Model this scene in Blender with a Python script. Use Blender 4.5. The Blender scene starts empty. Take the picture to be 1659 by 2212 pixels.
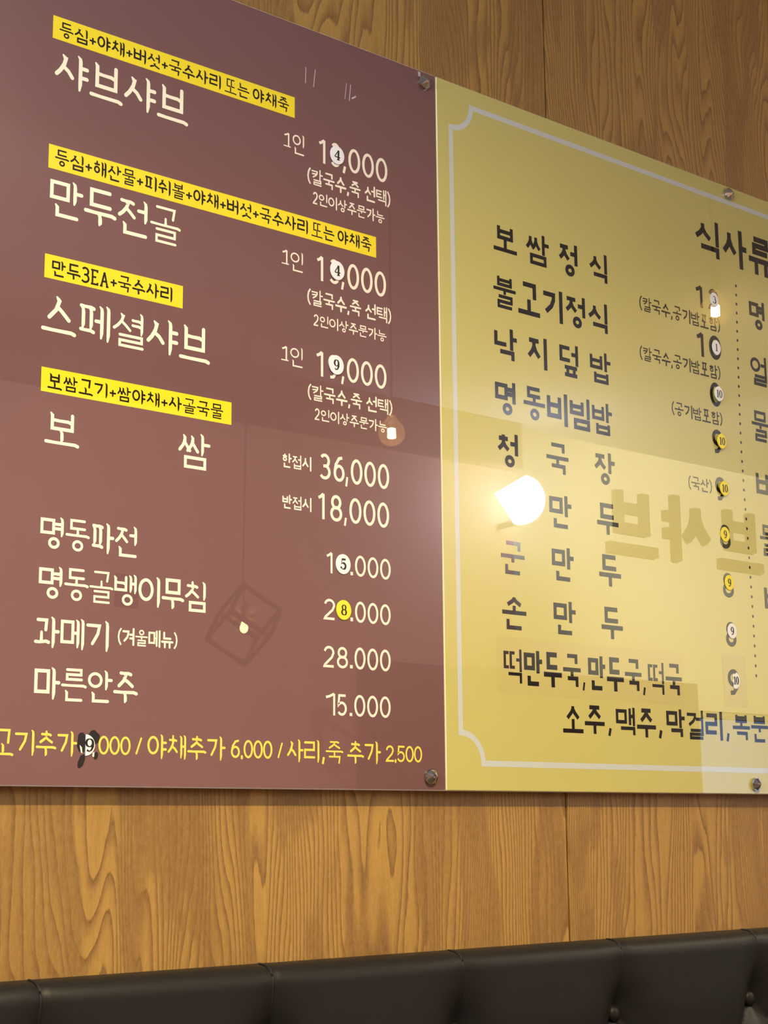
import bpy, bmesh, math, random
from mathutils import Vector, Matrix, Euler

# ---------------------------------------------------------------- camera, world, lights, exposure
SC = bpy.context.scene
COL = SC.collection
cam_d = bpy.data.cameras.new('camera')
cam = bpy.data.objects.new('camera', cam_d)
COL.objects.link(cam)
cam_d.sensor_fit = 'VERTICAL'; cam_d.sensor_height = 36.0; cam_d.sensor_width = 27.0
cam_d.lens = 57.0922; cam_d.clip_start = 0.05; cam_d.clip_end = 60
cam.matrix_world = Matrix(((0.77113632, -0.11582214, -0.62604633, -1.37593),
                           (-0.63662214, -0.15233885, -0.75597958, -1.56339),
                           (-0.00781201, 0.98151827, -0.19120896, 1.20308),
                           (0, 0, 0, 1)))
SC.camera = cam
SC.view_settings.view_transform = 'Standard'
SC.view_settings.look = 'None'
SC.view_settings.gamma = 1.0
SC.view_settings.exposure = 0.0
SC.view_settings.use_curve_mapping = False
SC.cycles.max_bounces = 7; SC.cycles.diffuse_bounces = 3; SC.cycles.glossy_bounces = 4
SC.cycles.transparent_max_bounces = 12
SC.cycles.sample_clamp_indirect = 4.0
SC.cycles.caustics_reflective = False; SC.cycles.caustics_refractive = False
wd = bpy.data.worlds.new('daylight'); SC.world = wd; wd.use_nodes = True
bg = wd.node_tree.nodes['Background']
bg.inputs['Color'].default_value = (0.42, 0.62, 1.0, 1); bg.inputs['Strength'].default_value = 2.6

def area_light(name, loc, target, sx, sy, power, col):
    l = bpy.data.lights.new(name, 'AREA'); l.shape = 'RECTANGLE'; l.size = sx; l.size_y = sy
    l.energy = power; l.color = col
    o = bpy.data.objects.new(name, l); COL.objects.link(o); o.location = loc
    o.rotation_euler = (Vector(target) - Vector(loc)).to_track_quat('-Z', 'Y').to_euler()
    return o
# street window daylight from the left, and an added fill aimed at the ceiling
area_light('ceiling_fill_up', (-2.72, -1.1, 1.7), (-0.9, -0.55, 2.78), 1.0, 0.5, 34, (0.82, 0.89, 1.0))
area_light('window_daylight', (-2.78, -1.45, 2.0), (0.2, -1.0, 2.35), 1.7, 1.1, 16, (0.84, 0.90, 1.0))

# ---------------------------------------------------------------- helpers
def tag(o, label=None, cat=None, group=None, kind=None):
    if label: o['label'] = label
    if cat: o['category'] = cat
    if group: o['group'] = group
    if kind: o['kind'] = kind
    return o
def mesh_obj(name, verts, faces, mats, parent=None, fm=None, smooth=False):
    me = bpy.data.meshes.new(name); me.from_pydata([tuple(v) for v in verts], [], faces)
    for m in (mats if isinstance(mats, (list, tuple)) else [mats]): me.materials.append(m)
    if fm:
        for p, i in zip(me.polygons, fm): p.material_index = i
    if smooth:
        for p in me.polygons: p.use_smooth = True
    me.update()
    o = bpy.data.objects.new(name, me); COL.objects.link(o)
    if parent is not None: o.parent = parent
    return o
def bm_obj(name, bm, mats, parent=None, smooth=False):
    me = bpy.data.meshes.new(name); bm.to_mesh(me); bm.free()
    for m in (mats if isinstance(mats, (list, tuple)) else [mats]): me.materials.append(m)
    if smooth:
        for p in me.polygons: p.use_smooth = True
    o = bpy.data.objects.new(name, me); COL.objects.link(o)
    if parent is not None: o.parent = parent
    return o
def empty(name, loc, parent=None):
    o = bpy.data.objects.new(name, None); COL.objects.link(o); o.location = loc; o.empty_display_size = 0.05
    if parent is not None: o.parent = parent
    return o
def box_bm(x0, x1, y0, y1, z0, z1, bm=None, mi=0):
    bm = bm or bmesh.new()
    v = [bm.verts.new(p) for p in ((x0, y0, z0), (x1, y0, z0), (x1, y1, z0), (x0, y1, z0),
                                   (x0, y0, z1), (x1, y0, z1), (x1, y1, z1), (x0, y1, z1))]
    for f in ((0, 3, 2, 1), (4, 5, 6, 7), (0, 1, 5, 4), (1, 2, 6, 5), (2, 3, 7, 6), (3, 0, 4, 7)):
        bm.faces.new([v[i] for i in f]).material_index = mi
    return bm
def bevel(bm, w, seg=2):
    bmesh.ops.bevel(bm, geom=list(bm.edges), offset=w, segments=seg, affect='EDGES', profile=0.5)
    return bm
def lathe_bm(prof, seg=24, axis='Z', bm=None, cap=True):
    """prof: list of (radius, height); revolves about the axis"""
    bm = bm or bmesh.new(); rings = []
    for r, h in prof:
        ring = []
        for i in range(seg):
            a = 2 * math.pi * i / seg; c, s = r * math.cos(a), r * math.sin(a)
            ring.append(bm.verts.new((c, s, h) if axis == 'Z' else (c, -h, s)))
        rings.append(ring)
    for a, b in zip(rings, rings[1:]):
        for i in range(seg):
            bm.faces.new((a[i], a[(i + 1) % seg], b[(i + 1) % seg], b[i]))
    if cap:
        bm.faces.new(list(reversed(rings[0]))); bm.faces.new(rings[-1])
    bmesh.ops.recalc_face_normals(bm, faces=list(bm.faces))
    return bm
def tube_bm(pts, r, seg=8, bm=None):
    bm = bm or bmesh.new(); rings = []
    pts = [Vector(p) for p in pts]
    for i, p in enumerate(pts):
        d = (pts[min(i + 1, len(pts) - 1)] - pts[max(i - 1, 0)]).normalized()
        up = Vector((0, 0, 1)) if abs(d.z) < 0.9 else Vector((1, 0, 0))
        a = d.cross(up).normalized(); b = d.cross(a).normalized()
        rings.append([bm.verts.new(p + r * (math.cos(2 * math.pi * k / seg) * a + math.sin(2 * math.pi * k / seg) * b)) for k in range(seg)])
    for a, b in zip(rings, rings[1:]):
        for i in range(seg): bm.faces.new((a[i], a[(i + 1) % seg], b[(i + 1) % seg], b[i]))
    bm.faces.new(rings[0]); bm.faces.new(list(reversed(rings[-1])))
    bmesh.ops.recalc_face_normals(bm, faces=list(bm.faces))
    return bm

# ---------------------------------------------------------------- materials
def mat(name, col, rough=0.5, metal=0.0, coat=0.0, coat_rough=0.03, emit=None, estr=0.0, spec=0.5, coat_ior=1.5):
    m = bpy.data.materials.new(name); m.use_nodes = True
    b = m.node_tree.nodes['Principled BSDF']
    b.inputs['Base Color'].default_value = (*col, 1); b.inputs['Roughness'].default_value = rough
    b.inputs['Metallic'].default_value = metal; b.inputs['Coat Weight'].default_value = coat
    b.inputs['Coat Roughness'].default_value = coat_rough; b.inputs['Specular IOR Level'].default_value = spec
    b.inputs['Coat IOR'].default_value = coat_ior
    if emit:
        b.inputs['Emission Color'].default_value = (*emit, 1); b.inputs['Emission Strength'].default_value = estr
    return m
class NT:
    def __init__(s, m): s.t = m.node_tree; s.b = s.t.nodes['Principled BSDF']
    def n(s, k, **kw):
        x = s.t.nodes.new(k)
        for a, v in kw.items():
            if a.startswith('i_'):
                key = a[2:]; key = int(key) if key.isdigit() else key.replace('_', ' ')
                x.inputs[key].default_value = v
            else: setattr(x, a, v)
        return x
    def l(s, a, b): s.t.links.new(a, b)
    def math(s, op, a, b=None, c=None):
        x = s.t.nodes.new('ShaderNodeMath'); x.operation = op
        for i, v in enumerate((a, b, c)):
            if v is None: continue
            if hasattr(v, 'links'): s.l(v, x.inputs[i])
            else: x.inputs[i].default_value = v
        return x.outputs[0]
    def noise(s, vec, scale, detail=2, rough=0.5, dist=0.0):
        x = s.n('ShaderNodeTexNoise'); x.inputs['Scale'].default_value = scale; x.inputs['Detail'].default_value = detail
        x.inputs['Roughness'].default_value = rough; x.inputs['Distortion'].default_value = dist
        s.l(vec, x.inputs['Vector']); return x.outputs['Fac']
    def mapping(s, vec, scale=(1, 1, 1), loc=(0, 0, 0)):
        x = s.n('ShaderNodeMapping'); x.inputs['Scale'].default_value = scale; x.inputs['Location'].default_value = loc
        s.l(vec, x.inputs['Vector']); return x.outputs[0]
    def mix(s, fac, a, b):
        x = s.n('ShaderNodeMix', data_type='RGBA')
        for i, v in ((0, fac), (6, a), (7, b)):
            if hasattr(v, 'links'): s.l(v, x.inputs[i])
            else: x.inputs[i].default_value = v if i == 0 else (*v, 1)
        return x.outputs[2]
    def ramp(s, fac, stops):
        x = s.n('ShaderNodeValToRGB'); cr = x.color_ramp
        while len(cr.elements) < len(stops): cr.elements.new(0.5)
        for e, (p, c) in zip(cr.elements, stops): e.position = p; e.color = (*c, 1) if len(c) == 3 else c
        s.l(fac, x.inputs[0]); return x.outputs[0]
    def bump(s, h, strength, dist):
        x = s.n('ShaderNodeBump'); x.inputs['Strength'].default_value = strength; x.inputs['Distance'].default_value = dist
        s.l(h, x.inputs['Height']); s.l(x.outputs[0], s.b.inputs['Normal']); return x.outputs[0]

def wood_material():
    m = mat('brushed_pine_panel', (0.4, 0.25, 0.1), rough=0.45, spec=0.6)
    t = NT(m)
    tc = t.n('ShaderNodeTexCoord'); oi = t.n('ShaderNodeObjectInfo')
    off = t.n('ShaderNodeVectorMath', operation='MULTIPLY_ADD')
    t.l(oi.outputs['Location'], off.inputs[0]); off.inputs[1].default_value = (7.3, 0, 0); 
    t.l(tc.outputs['Object'], off.inputs[2])
    P = off.outputs[0]
    sx = t.n('ShaderNodeSeparateXYZ'); t.l(P, sx.inputs[0])
    n1 = t.noise(t.mapping(P, (1, 1, 0.15)), 4.6, 2.0, 0.45)
    n2 = t.noise(t.mapping(P, (1, 1, 0.14)), 19.0, 1.6, 0.5)
    n3 = t.noise(t.mapping(P, (1, 1, 0.10)), 120.0, 3, 0.65)
    F = t.math('ADD', t.math('MULTIPLY', n1, 42.0), t.math('MULTIPLY', sx.outputs[0], 115.0))
    F = t.math('ADD', F, t.math('MULTIPLY', n2, 8.5))
    F = t.math('ADD', F, t.math('MULTIPLY', n3, 0.40))
    fr = t.math('FRACT', F)
    # soft earlywood rising into a hard dark latewood line that drops off sharply
    line = t.ramp(fr, [(0.0, (0, 0, 0)), (0.07, (0.95, 0.95, 0.95)), (0.50, (0.85, 0.85, 0.85)), (0.80, (0.42, 0.42, 0.42)), (1.0, (0, 0, 0))])
    tone = t.noise(t.mapping(P, (1, 1, 0.3)), 6.0, 3, 0.55)
    fig = t.n('ShaderNodeTexNoise'); fig.inputs['Scale'].default_value = 10.0; fig.inputs['Detail'].default_value = 3.0
    fig.inputs['Roughness'].default_value = 0.5; fig.inputs['Distortion'].default_value = 0.5
    t.l(t.mapping(P, (1, 1, 0.20), (3.1, 0, 1.7)), fig.inputs['Vector'])
    patch = t.ramp(fig.outputs['Fac'], [(0.50, (0, 0, 0)), (0.525, (0.8, 0.8, 0.8)), (0.58, (1, 1, 1)), (0.66, (0.35, 0.35, 0.35)), (0.675, (0, 0, 0))])
    fine = t.noise(t.mapping(P, (1, 1, 0.05)), 420.0, 3, 0.65)
    light = t.mix(tone, (0.36, 0.195, 0.032), (0.54, 0.325, 0.066))
    dark = t.mix(tone, (0.145, 0.062, 0.011), (0.235, 0.110, 0.024))
    c = t.mix(line, dark, light)
    c = t.mix(t.math('MULTIPLY', patch, 0.80), c, t.mix(0.22, dark, light))
    c = t.mix(t.math('MULTIPLY', t.math('SUBTRACT', fine, 0.33), 0.75), c, (0.16, 0.075, 0.02))
    speck = t.noise(t.mapping(P, (1, 1, 0.4)), 240.0, 4, 0.75)
    c = t.mix(t.math('MULTIPLY', t.math('SUBTRACT', speck, 0.40), 0.7), c, (0.62, 0.42, 0.17))
    t.l(c, t.b.inputs['Base Color'])
    h = t.math('ADD', line, t.math('MULTIPLY', fine, 0.5))
    t.bump(h, 0.45, 0.0009)
    return m
M = {}
M['wood'] = wood_material()
M['gap'] = mat('dark_batten', (0.03, 0.02, 0.012), 0.8)
GL = dict(rough=0.24, coat=1.0, coat_rough=0.008, coat_ior=1.68, spec=0.32)
def print_mat(name, col, var=0.06, sc=3.0, col2=None):
    m = mat(name, col, **GL); t = NT(m); tc = t.n('ShaderNodeTexCoord')
    f = t.noise(t.mapping(tc.outputs['Object']), sc, 4, 0.6)
    c2 = col2 or tuple(max(0, v * (1 - 4 * var)) for v in col)
    t.l(t.mix(t.math('MULTIPLY', t.math('SUBTRACT', f, 0.3), 0.9), col, c2), t.b.inputs['Base Color'])
    # wipe marks in the gloss
    g = t.noise(t.mapping(tc.outputs['Object'], (1, 1, 1.6)), 60.0, 5, 0.7)
    t.l(t.math('MULTIPLY_ADD', g, 0.016, 0.0), t.b.inputs['Coat Roughness'])
    return m
M['maroon'] = print_mat('maroon_print', (0.180, 0.086, 0.080), 0.03)
M['maroon_patch'] = print_mat('maroon_patch', (0.148, 0.066, 0.066), 0.03)
M['yellow'] = print_mat('mustard_print', (0.590, 0.540, 0.165), 0.035, 2.5)
M['yellow_patch'] = print_mat('mustard_patch', (0.575, 0.505, 0.165), 0.03)
M['yellow_patch2'] = print_mat('mustard_patch_pale', (0.555, 0.485, 0.17), 0.03)
M['label'] = print_mat('label_yellow', (0.93, 0.76, 0.02), 0.02, 8)
M['cream'] = mat('cream_ink', (0.96, 0.93, 0.68), **GL)
M['cream_price'] = mat('pale_cream_ink', (0.94, 0.87, 0.70), **GL)
M['yink'] = mat('yellow_ink', (0.98, 0.76, 0.10), **GL)
INK = dict(GL, spec=0.12)
M['black'] = mat('black_ink', (0.008, 0.007, 0.006), **INK)
M['dark'] = mat('dark_ink', (0.014, 0.011, 0.006), **INK)
M['border'] = mat('pale_border_ink', (0.58, 0.63, 0.58), **GL)
M['edge'] = mat('acrylic_edge', (0.97, 0.90, 0.82), 0.15)
M['edge_y'] = mat('acrylic_edge_yellow', (0.74, 0.66, 0.38), 0.3)
M['chrome'] = mat('polished_steel', (0.60, 0.60, 0.57), 0.06, metal=1.0)
M['steel'] = mat('steel', (0.5, 0.5, 0.48), 0.3, metal=1.0)
M['st_white'] = mat('white_sticker', (0.86, 0.87, 0.86), 0.35)
M['st_yellow'] = mat('yellow_sticker', (0.90, 0.76, 0.03), 0.35)
M['st_black'] = mat('sticker_ink', (0.01, 0.01, 0.01), 0.4)
M['smudge'] = mat('black_marker', (0.008, 0.006, 0.005), 0.6)
M['scratch'] = mat('pale_scratch', (0.55, 0.48, 0.47), 0.5)
def leather():
    m = mat('dark_brown_leatherette', (0.0105, 0.0097, 0.0082), 0.48, spec=0.28); t = NT(m)
    tc = t.n('ShaderNodeTexCoord')
    v = t.n('ShaderNodeTexVoronoi'); v.inputs['Scale'].default_value = 900
    t.l(tc.outputs['Object'], v.inputs['Vector'])
    w = t.noise(tc.outputs['Object'], 22, 3, 0.5)
    t.bump(t.math('ADD', t.math('MULTIPLY', v.outputs['Distance'], 0.4), t.math('MULTIPLY', w, 5.0)), 0.25, 0.0006)
    return m
M['leather'] = leather()
M['piping'] = mat('dark_seam', (0.006, 0.005, 0.004), 0.6)  # seam tubes, a darker tone than the leather
M['plaster'] = mat('painted_plaster', (0.62, 0.52, 0.46), 0.7)
M['plaster_rose'] = mat('rose_plaster', (0.72, 0.46, 0.40), 0.7)
M['plaster_cream'] = mat('cream_plaster', (0.80, 0.77, 0.62), 0.7)
M['ceiling'] = mat('ceiling_paint', (0.50, 0.51, 0.60), 0.8)
M['floor'] = mat('floor_tile', (0.16, 0.12, 0.09), 0.4)
M['beam'] = mat('dark_beam', (0.10, 0.07, 0.06), 0.6)
M['frame_grey'] = mat('window_frame_paint', (0.35, 0.34, 0.32), 0.5)
M['wire'] = mat('black_iron', (0.02, 0.018, 0.017), 0.5, metal=0.0)
M['copper'] = mat('copper', (0.95, 0.62, 0.38), 0.4, metal=0.6)
M['sign_face'] = mat('sign_letter', (0.10, 0.07, 0.02), 0.5)
M['filament'] = mat('glowing_filament', (1, 0.8, 0.5), 0.5, emit=(1, 0.72, 0.36), estr=190)
M['cage_glow'] = mat('glowing_lamp', (1, 0.9, 0.4), 0.5, emit=(0.95, 0.85, 0.22), estr=32)
M['led'] = mat('glowing_diffuser', (1, 1, 1), 0.5, emit=(0.93, 0.97, 1.0), estr=75)
def thin_glass(name, tint, w):
    m = bpy.data.materials.new(name); m.use_nodes = True; nt = m.node_tree; nt.nodes.clear()
    o = nt.nodes.new('ShaderNodeOutputMaterial'); mx = nt.nodes.new('ShaderNodeMixShader')
    a = nt.nodes.new('ShaderNodeBsdfTransparent'); a.inputs[0].default_value = (*tint, 1)
    g = nt.nodes.new('ShaderNodeBsdfGlossy'); g.inputs['Roughness'].default_value = 0.03
    fr = nt.nodes.new('ShaderNodeLayerWeight'); fr.inputs[0].default_value = w
    nt.links.new(fr.outputs['Fresnel'], mx.inputs[0]); nt.links.new(a.outputs[0], mx.inputs[1]); nt.links.new(g.outputs[0], mx.inputs[2])
    nt.links.new(mx.outputs[0], o.inputs[0]); return m
M['bulb_glass'] = thin_glass('bulb_glass', (1, 0.9, 0.75), 0.35)
def amber_glow(m, w):       # amber translucency mixed into the clear glass to give the globes a glow
    nt = m.node_tree; out = [n for n in nt.nodes if n.type == 'OUTPUT_MATERIAL'][0]; src = out.inputs[0].links[0].from_socket
    t = nt.nodes.new('ShaderNodeBsdfTranslucent'); t.inputs[0].default_value = (1, .72, .38, 1)
    mx = nt.nodes.new('ShaderNodeMixShader'); mx.inputs[0].default_value = w
    nt.links.new(src, mx.inputs[1]); nt.links.new(t.outputs[0], mx.inputs[2]); nt.links.new(mx.outputs[0], out.inputs[0])
amber_glow(M['bulb_glass'], .12)
M['pane'] = thin_glass('window_glass', (0.97, 0.98, 0.98), 0.2)

# ---------------------------------------------------------------- the room
CZ = 2.78; XL, XR, YB = -2.6, 5.6, -3.02
def struct(o): o['kind'] = 'structure'; return o
struct(bm_obj('floor', box_bm(XL, XR, YB, 0.0, -0.06, 0.0), M['floor']))
struct(bm_obj('ceiling', box_bm(XL, XR, YB, 0.0, CZ, CZ + 0.06), M['ceiling']))
wb = struct(bm_obj('wall_back', box_bm(XL, XR, 0.012, 0.10, 0.0, CZ), M['gap']))
SEAM = 0.2347; PW = 1.22
k = -3
while SEAM + k * PW < XR:
    a = max(XL, SEAM + k * PW) ; b = min(XR, SEAM + (k + 1) * PW)
    if b > a + 0.05:
        bm = bmesh.new(); g = 0.0011
        box_bm(g, b - a - g, -0.0, 0.012, 0.0, CZ, bm)
        bmesh.ops.bevel(bm, geom=[e for e in bm.edges if abs(e.verts[0].co.z - e.verts[1].co.z) > 1], offset=0.0012, segments=2, affect='EDGES')
        o = bm_obj('wood_panel', bm, M['wood'], wb); o.location = (a, 0, 0)
    k += 1
# wall on the left with a street window
wl = bmesh.new()
box_bm(XL - 0.08, XL, YB, 0.0, 0, 1.3, wl); box_bm(XL - 0.08, XL, YB, 0.0, 2.6, CZ, wl)
box_bm(XL - 0.08, XL, YB, -2.35, 1.3, 2.6, wl); box_bm(XL - 0.08, XL, -0.55, 0.0, 1.3, 2.6, wl)
struct(bm_obj('wall_left', wl, M['plaster']))
wf = bmesh.new()
for y0, y1, z0, z1 in ((-2.35, -0.55, 1.3, 1.34), (-2.35, -0.55, 2.56, 2.6), (-2.35, -2.31, 1.34, 2.56), (-0.59, -0.55, 1.34, 2.56), (-1.47, -1.43, 1.34, 2.56)):
    box_bm(XL - 0.05, XL - 0.01, y0, y1, z0, z1, wf)
w1 = struct(bm_obj('window_1', wf, M['frame_grey']))
bm_obj('pane', box_bm(XL - 0.035, XL - 0.029, -2.31, -0.59, 1.34, 2.56), M['pane'], w1)
struct(bm_obj('wall_right', box_bm(XR, XR + 0.08, YB, 0.0, 0, CZ), M['plaster']))
# wall opposite the menu, with a glazed shopfront
WX0, WX1, WZ1 = 4.12, 5.45, 1.69
wo = bmesh.new()
box_bm(3.05, WX0, YB - 0.08, YB, 0, CZ, wo); box_bm(WX1, XR, YB - 0.08, YB, 0, CZ, wo)
box_bm(WX0, WX1, YB - 0.08, YB, WZ1, CZ, wo); box_bm(WX0, WX1, YB - 0.08, YB, 0, 0.25, wo)
wf_ = struct(bm_obj('wall_front', wo, M['plaster_cream']))
bm_obj('painted_section', box_bm(XL, 3.05, YB - 0.08, YB, 0, CZ), M['plaster_rose'], wf_)
struct(bm_obj('trim_2', bevel(box_bm(2.25, WX0 - .02, YB, YB + 0.03, 0.0, 1.80), .004, 1), M['beam']))
struct(bm_obj('trim_1', box_bm(XL, 3.05, YB, YB + 0.06, 2.594, CZ), M['beam']))
wf = bmesh.new()
for x0, x1, z0, z1 in ((WX0, WX1, 0.25, 0.30), (WX0, WX1, WZ1 - 0.03, WZ1), (WX0, WX0 + 0.03, 0.3, WZ1 - 0.03), (WX1 - 0.04, WX1, 0.3, WZ1 - 0.03)):
    box_bm(x0, x1, YB - 0.05, YB - 0.01, z0, z1, wf)
w2 = struct(bm_obj('window_2', wf, M['frame_grey']))
bm_obj('pane', box_bm(WX0 + 0.03, WX1 - 0.04, YB - 0.035, YB - 0.029, 0.30, WZ1 - 0.03), M['pane'], w2)

# ---------------------------------------------------------------- stroke lettering
def arc(cx, cy, rx, ry, a0, a1, n=14):
    return [(cx + rx * math.cos(math.radians(a0 + (a1 - a0) * i / n)), cy + ry * math.sin(math.radians(a0 + (a1 - a0) * i / n))) for i in range(n + 1)]
# consonant strokes in a unit box, x right, y down; 'o' marks the ring
def cons(c, ctx, sty):
    """ctx: 'V' left of a tall vowel, 'H' over a flat vowel, 'F' final"""
    b = sty['brush']
    if c == 'ㄱ':
        if ctx == 'V': return [[(0, .06), (.92, .06), (.90, .34), (.70, .66), (.22, 1)]] if not b else [[(0, .08), (.9, .08), (.78, .5), (.38, 1)]]
        if ctx == 'H': return [[(0, 0), (1, 0), (1 if not b else .92, 1)]]
        return [[(0, 0), (1, 0), (1 if not b else .93, 1)]]
    if c == 'ㄲ': return [[(0, 0), (.42, 0), (.40, 1)], [(.55, 0), (1, 0), (1, 1)]]
    if c == 'ㄴ': return [[(0, 0), (0, 1), (1, 1)]]
    if c == 'ㄷ': return [[(1, 0), (0, 0), (0, 1), (1.03, 1)]]
    if c == 'ㄸ': return [[(.40, 0), (0, 0), (0, 1), (.40, 1)], [(1, 0), (.60, 0), (.60, 1), (1, 1)]]
    if c == 'ㄹ': return [[(0, 0), (1, 0), (1, .5), (0, .5), (0, 1), (1.04, 1)]]
    if c == 'ㅁ': return [[(0, 0), (1, 0), (1, 1), (0, 1), (0, 0)]]
    if c == 'ㅂ': return [[(0, 0), (0, 1), (1, 1), (1, 0)], [(0, .45 if ctx != 'F' else .36), (1, .45 if ctx != 'F' else .36)]]
    if c == 'ㅃ': return [[(0, 0), (0, 1), (.42, 1), (.42, 0)], [(0, .5), (.42, .5)], [(.58, 0), (.58, 1), (1, 1), (1, 0)], [(.58, .5), (1, .5)]]
    if c in 'ㅅㅈㅊ':
        y0 = {'ㅅ': 0, 'ㅈ': 0, 'ㅊ': .26}[c]
        s = []
        if c != 'ㅅ': s.append([(.04, y0), (.96, y0)])
        if c == 'ㅊ': s.append([(.5, 0), (.5, y0)])
        h = 1 - y0; m = .5
        if ctx == 'H' or ctx == 'F':
            s += [[(m, y0), (m, y0 + .22 * h), (m - .14, y0 + .52 * h), (0, 1)], [(m, y0 + .2 * h), (m + .14, y0 + .52 * h), (1, 1)]]
            if b: s[-2:] = [[(m - .04, y0), (m, y0 + .15 * h), (m - .16, y0 + .6 * h), (0, 1)], [(m - .03, y0 + .40 * h), (m + .16, y0 + .66 * h), (1, 1)]]
        elif b:
            s += [[(m - .02, y0), (m + .04, y0 + .12 * h), (m - .06, y0 + .45 * h), (.22, y0 + .78 * h), (0, 1)], [(m - .05, y0 + .48 * h), (.7, y0 + .72 * h), (.95, 1)]]
        else:
            s += [[(m, y0), (m, y0 + .36 * h), (m - .16, y0 + .66 * h), (0, 1)], [(m, y0 + .32 * h), (m + .16, y0 + .66 * h), (1, 1)]]
        return s
    if c in 'ㅆㅉ':
        s = []
        for o in (0, .44):
            s += [[(o + .28, 0), (o + .28, .34), (o + .18, .66), (o, 1)], [(o + .28, .34), (o + .38, .66), (o + .56, 1)]]
        if c == 'ㅉ': s.append([(0, 0), (1, 0)])
        return s
    if c == 'ㅇ': return ['o']
    if c == 'ㅋ':
        s = cons('ㄱ', ctx, sty); return s + [[(0, .52), (.88, .46)]] if ctx != 'V' else s + [[(0, .52), (.84, .42)]]
    if c == 'ㅌ': return [[(1, 0), (0, 0), (0, 1), (1.03, 1)], [(0, .5), (.95, .5)]]
    if c == 'ㅍ': return [[(0, 0), (1, 0)], [(.24, 0), (.24, 1)], [(.76, 0), (.76, 1)], [(0, 1), (1, 1)]]
    if c == 'ㅎ': return [[(.5, 0), (.5, .2)], [(.02, .26), (.98, .26)], ('o', .12, .48, .88, 1.0)]
    return []
CHO = 'ㄱㄲㄴㄷㄸㄹㅁㅂㅃㅅㅆㅇㅈㅉㅊㅋㅌㅍㅎ'
JUNG = 'ㅏㅐㅑㅒㅓㅔㅕㅖㅗㅘㅙㅚㅛㅜㅝㅞㅟㅠㅡㅢㅣ'
JONG = ['', 'ㄱ', 'ㄲ', 'ㄳ', 'ㄴ', 'ㄵ', 'ㄶ', 'ㄷ', 'ㄹ', 'ㄺ', 'ㄻ', 'ㄼ', 'ㄽ', 'ㄾ', 'ㄿ', 'ㅀ', 'ㅁ', 'ㅂ', 'ㅄ', 'ㅅ', 'ㅆ', 'ㅇ', 'ㅈ', 'ㅊ', 'ㅋ', 'ㅌ', 'ㅍ', 'ㅎ']
def density(ch):
    i = ord(ch) - 0xAC00; L = CHO[i // 588]; V = JUNG[(i % 588) // 28]; F = JONG[i % 28]; k = 1.0
    if F: k *= .90
    if F == 'ㄹ': k *= .84
    if F == 'ㅍ': k *= .93
    if F == 'ㅂ': k *= .86
    if F and V in 'ㅗㅛㅜㅠㅡ': k *= .92
    if L in 'ㅃㅉ': k *= .84
    if L == 'ㄸ': k *= .70
    if L == 'ㅆ': k *= .92
    if L in 'ㅋㅌ' and F: k *= .88
    if V in 'ㅐㅔㅞㅙ': k *= .93
    return k
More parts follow.
